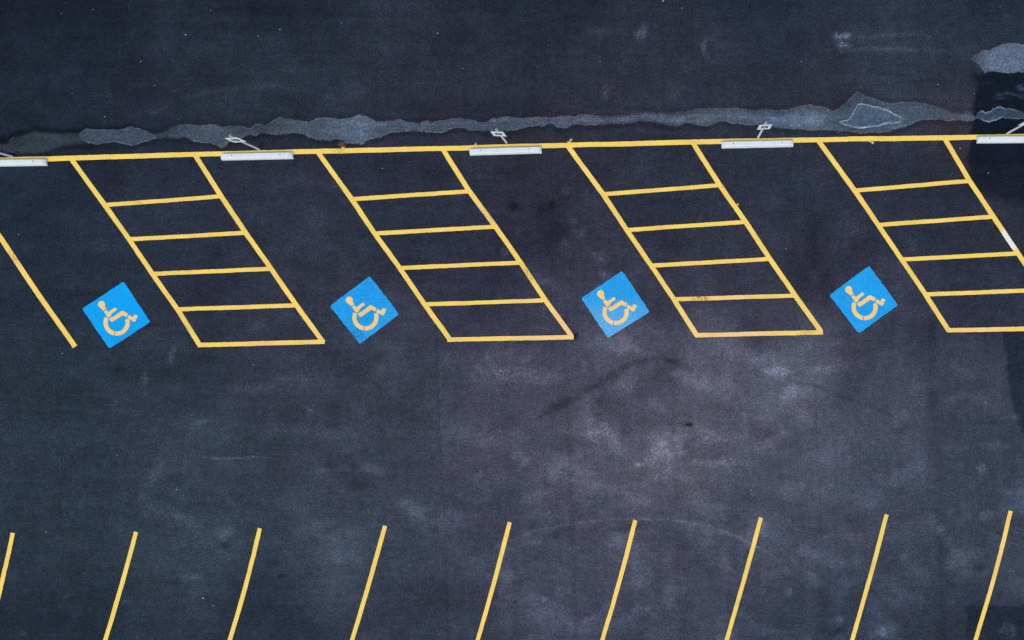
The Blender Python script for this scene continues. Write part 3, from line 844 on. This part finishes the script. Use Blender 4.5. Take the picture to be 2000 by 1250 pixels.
# ---------------------------------------------------------------- wheel stops
def stop_body():
    """precast bar 1.82 m long: battered sides, rounded top edges, sloped ends, two drainage notches below"""
    L = 1.82 / 2
    prof = [(-.093, .0), (-.090, .035), (-.066, .098), (-.056, .108), (-.040, .112), (.040, .112), (.056, .108), (.066, .098), (.090, .035), (.093, .0)]
    xs = [(-L, .0), (-L + .012, .06), (-L + .035, .100), (-L + .07, .112), (-.55, .112), (-.54, .112), (0, .112), (.54, .112), (.55, .112), (L - .07, .112), (L - .035, .100), (L - .012, .06), (L, 0)]
    bm = bmesh.new()
    sta = []
    for k, x in enumerate(np.linspace(-1, 1, 41)):
        s = abs(x); X = x * L
        cap = 1.0
        e = (L - abs(X))
        hscale = min(1, .55 + e / .07 * .45) if e < .07 else 1
        sta.append([bm.verts.new((X, y * (1 if e > .02 else .97), z * hscale)) for y, z in prof])
    for a, b in zip(sta[:-1], sta[1:]):
        for k in range(len(prof) - 1):
            bm.faces.new((a[k], a[k + 1], b[k + 1], b[k]))
    bm.faces.new(sta[0][::-1]); bm.faces.new(sta[-1])
    return bm
def disc_bm(r, z, n=14, h=.0):
    bm = bmesh.new()
    vs = [bm.verts.new((r * math.cos(2 * math.pi * i / n), r * math.sin(2 * math.pi * i / n), z)) for i in range(n)]
    bm.faces.new(vs)
    return bm
def cone_ring_bm(r0, r1, z0, z1, n=14):
    bm = bmesh.new()
    a = [bm.verts.new((r0 * math.cos(2 * math.pi * i / n), r0 * math.sin(2 * math.pi * i / n), z0)) for i in range(n)]
    b = [bm.verts.new((r1 * math.cos(2 * math.pi * i / n), r1 * math.sin(2 * math.pi * i / n), z1)) for i in range(n)]
    for i in range(n):
        bm.faces.new((a[i], a[(i + 1) % n], b[(i + 1) % n], b[i]))
    bm.faces.new(b)
    return bm

STOPS = [(23.5, 319.6, 66, None), (503.5, 306.8, 447, 549), (988, 296.5, 938.5, 1033), (1479, 283.3, 1433, 1527), (1977, 274.3, 1930, None)]
SL = ['white concrete wheel stop at the far left, cut off by the edge', 'white concrete wheel stop just left of the second hatched aisle', 'white concrete wheel stop with slightly greyed ends, the third from the left',
      'white concrete wheel stop with a few chips beside its bolt holes, fourth from the left', 'white concrete wheel stop on the blackest asphalt, cut by the right edge']
body0 = hole0 = None
stop0 = None
for i, (x, y, h1, h2) in enumerate(STOPS):
    if i == 0:
        stop0 = thing('wheel_stop', P(x, y))
        sb = bm_obj('concrete_bar', stop_body(), M_conc, stop0)
        bv = sb.modifiers.new('soft', 'BEVEL'); bv.width = .006; bv.segments = 2; bv.limit_method = 'ANGLE'
        for hx in (-.61, .61):
            hh = bm_obj('bolt_hole', cone_ring_bm(.017, .012, .1105, .1135), M_hole_shade, stop0, (hx, .012, 0))  # solid dark plug, its colour painted for the shade in a hole
        t = stop0
    else:
        t = stop0.copy(); link(t)
        for ch in stop0.children:
            c = ch.copy(); link(c, t)
    t.location = P(x, y - 1.7)
    t.rotation_euler.z = math.radians([.9, 1.2, 1.7, 1.2, .4][i])
    tag(t, SL[i], 'wheel stop', 'concrete wheel stops at the head of the stalls')

# ---------------------------------------------------------------- sign posts
def tube_bm(r_out, r_in, h, n=20):
    bm = bmesh.new()
    def ring(r, z): return [bm.verts.new((r * math.cos(2 * math.pi * i / n), r * math.sin(2 * math.pi * i / n), z)) for i in range(n)]
    a, b, c, d = ring(r_out, 0), ring(r_out, h), ring(r_in, h), ring(r_in, h - .5)
    for p, q in ((a, b), (b, c)):
        for i in range(n):
            bm.faces.new((p[i], p[(i + 1) % n], q[(i + 1) % n], q[i]))
    return bm
def plate_bm(w, h, t, r, z0, y):
    """upright rounded plate facing -y, from z0 up"""
    bm = bmesh.new()
    pts = []
    for cx, cz, a0 in ((w/2 - r, h - r, 0), (-w/2 + r, h - r, 90), (-w/2 + r, r, 180), (w/2 - r, r, 270)):
        for k in range(5):
            a = math.radians(a0 + 90 * k / 4)
            pts.append((cx + r * math.cos(a), cz + r * math.sin(a)))
    f = [bm.verts.new((x, y, z0 + z)) for x, z in pts]; b = [bm.verts.new((x, y + t, z0 + z)) for x, z in pts]
    bm.faces.new(f[::-1]); bm.faces.new(b)
    for i in range(len(pts)):
        j = (i + 1) % len(pts)
        bm.faces.new((f[i], f[j], b[j], b[i]))
    return bm
def frame_bm(w, h, t, wd, z0, y):
    bm = bmesh.new()
    for x0, x1, a, b in ((-w/2, w/2, 0, wd), (-w/2, w/2, h - wd, h), (-w/2, -w/2 + wd, wd, h - wd), (w/2 - wd, w/2, wd, h - wd)):
        m = bmesh.ops.create_cube(bm, size=1)['verts']
        for v in m:
            v.co = Vector(((x0 + x1) / 2 + v.co.x * (x1 - x0), y + v.co.y * t, z0 + (a + b) / 2 + v.co.z * (b - a)))
    return bm
def build_sign(h):
    t = thing('parking_sign', (0, 0, 0))
    bm_obj('post', tube_bm(.026, .019, h), M_steel, t, smooth=False)
    bm_obj('post_opening_shade', disc_bm(.0195, h - .006), M_hole_shade, t)  # dark disc just below the rim, painted for the shade inside the tube
    zp = h - .50
    pl = bm_obj('sign_plate', plate_bm(.315, .46, .004, .03, zp, -.040), M_white, t)
    bm_obj('printed_border', frame_bm(.285, .43, .002, .004, zp + .015, -.0415), M_green, pl)
    # blue panel with a white wheelchair figure
    pn = bm_obj('symbol_panel', plate_bm(.165, .20, .002, .008, zp + .13, -.0425), M_sblue, pl)
    bm = bmesh.new()
    for s in SHAPES:
        vs = []
        for p in s:
            u, v = to_uv(p)
            vs.append(bm.verts.new(((u - .46) * .13, -.0437, zp + .235 - (v - .5) * .13)))
        bm.faces.new(vs)
    bmesh.ops.triangulate(bm, faces=bm.faces[:])
    bm_obj('wheelchair_figure', bm, M_white, pn)
    for z in (zp + .03, zp + .43):
        b = bmesh.new(); bmesh.ops.create_cone(b, cap_ends=True, segments=8, radius1=.008, radius2=.006, depth=.012)
        bmesh.ops.rotate(b, verts=b.verts, cent=(0, 0, 0), matrix=__import__('mathutils').Matrix.Rotation(math.radians(90), 3, 'X'))
        bm_obj('bolt', b, M_rust, t, (0, -.046, z))
    return t
SIGNS = [(24, 305.5, 1.50, 'parking sign at the far left, only the foot of its grey post in view'),
         (507, 292, 1.50, 'white parking sign on a grey post behind the second wheel stop from the left'),
         (989.5, 278.5, 1.37, 'white parking sign on a short grey post behind the middle wheel stop'),
         (1480.5, 268.5, 1.52, 'white parking sign on a grey post leaning over silt, behind the fourth wheel stop'),
         (1967, 260.5, 1.50, 'parking sign at the far right, cut off above its post on black asphalt')]
for i, (x, y, h, lab) in enumerate(SIGNS):
    t = build_sign(h)
    t.location = P(x, y)
    t.rotation_euler.z = math.radians([0, 4, -2, 3, 0][i])
    tag(t, lab.replace('leaning over', 'standing by'), 'parking sign', 'parking signs behind the wheel stops')

# ---------------------------------------------------------------- loose bits
def weed(cx, cy, n, r, label, seed):
    rr = random.Random(seed); verts = []; faces = []
    c0 = P(cx, cy, 0)
    for k in range(n):
        a = rr.random() * 6.283; l = r * (.5 + rr.random()); hgt = .02 + .05 * rr.random(); w = .004
        sx, sy = rr.gauss(0, r * .6), rr.gauss(0, r * .25)
        b = c0 + Vector((sx, sy, .002)); d = Vector((math.cos(a), math.sin(a), 0)); s = Vector((-d.y, d.x, 0)) * w
        i = len(verts)
        verts += [b - s, b + s, b + d * l * .5 + s * .8 + Vector((0, 0, hgt)), b + d * l * .5 - s * .8 + Vector((0, 0, hgt)), b + d * l + Vector((0, 0, hgt * .6))]
        faces += [(i, i + 1, i + 2, i + 3), (i + 3, i + 2, i + 4)]
    o = mesh_obj('weed_tuft', verts, faces, M_dry, loc=c0)
    tag(o, label, 'weed')
weed(668, 283, 70, .07, 'small dry brown weed tuft between the silt runnel and the yellow kerb line', 3)

def gravel():
    rr = random.Random(11)
    bm = bmesh.new()
    spotsl = [(978,724,2.2),(122,690,1.6),(495,712,1.2),(229,889,1.2),(397,1168,2.0),(416,1183,1.5),(90,1039,1.3),(1467,958,1.3),(1925,786,1.4),(345,956,1.2),(747,329,1.8),(205,228,1.6),(302,167,1.2),
              (504,70,1.5),(855,65,1.6),(667,45,1.0),(412,20,.9),(1875,290,2.0),(1930,338,1.4),(1535,486,1.5),(1540,302,1.0),(1295,2,2.0),(1062,603,1.3),(1332,16,1.6),(348,455,1.2),(1953,13,1.0),(37,458,1.8),
              (1832,165,1.2),(1785,487,1.0),(1903,183,1.4),(363,68,1.8),(120,27,1.2),(182,19,1.0),(275,120,1.4),(337,117,1.0),(1172,120,1.0),(1565,120,1.2),(905,134,1.0),(547,57,1.2),(1645,84,2.0)]
    for _ in range(110):
        spotsl.append((rr.uniform(-60, 2060), rr.choice([rr.uniform(0, 230), rr.uniform(0, 1250)]), rr.uniform(.35, .7)))
    for x, y, s in spotsl:
        r = s * .0068
        m = bmesh.ops.create_icosphere(bm, subdivisions=1, radius=r)['verts']
        c = P(x, y, r * .5)
        e = rr.uniform(.7, 1.5)
        for v in m:
            v.co = Vector((v.co.x * e, v.co.y, v.co.z * .7)) * rr.uniform(.8, 1.2) + c
    o = bm_obj('gravel', bm, M_stone)
    tag(o, kind='stuff')
gravel()
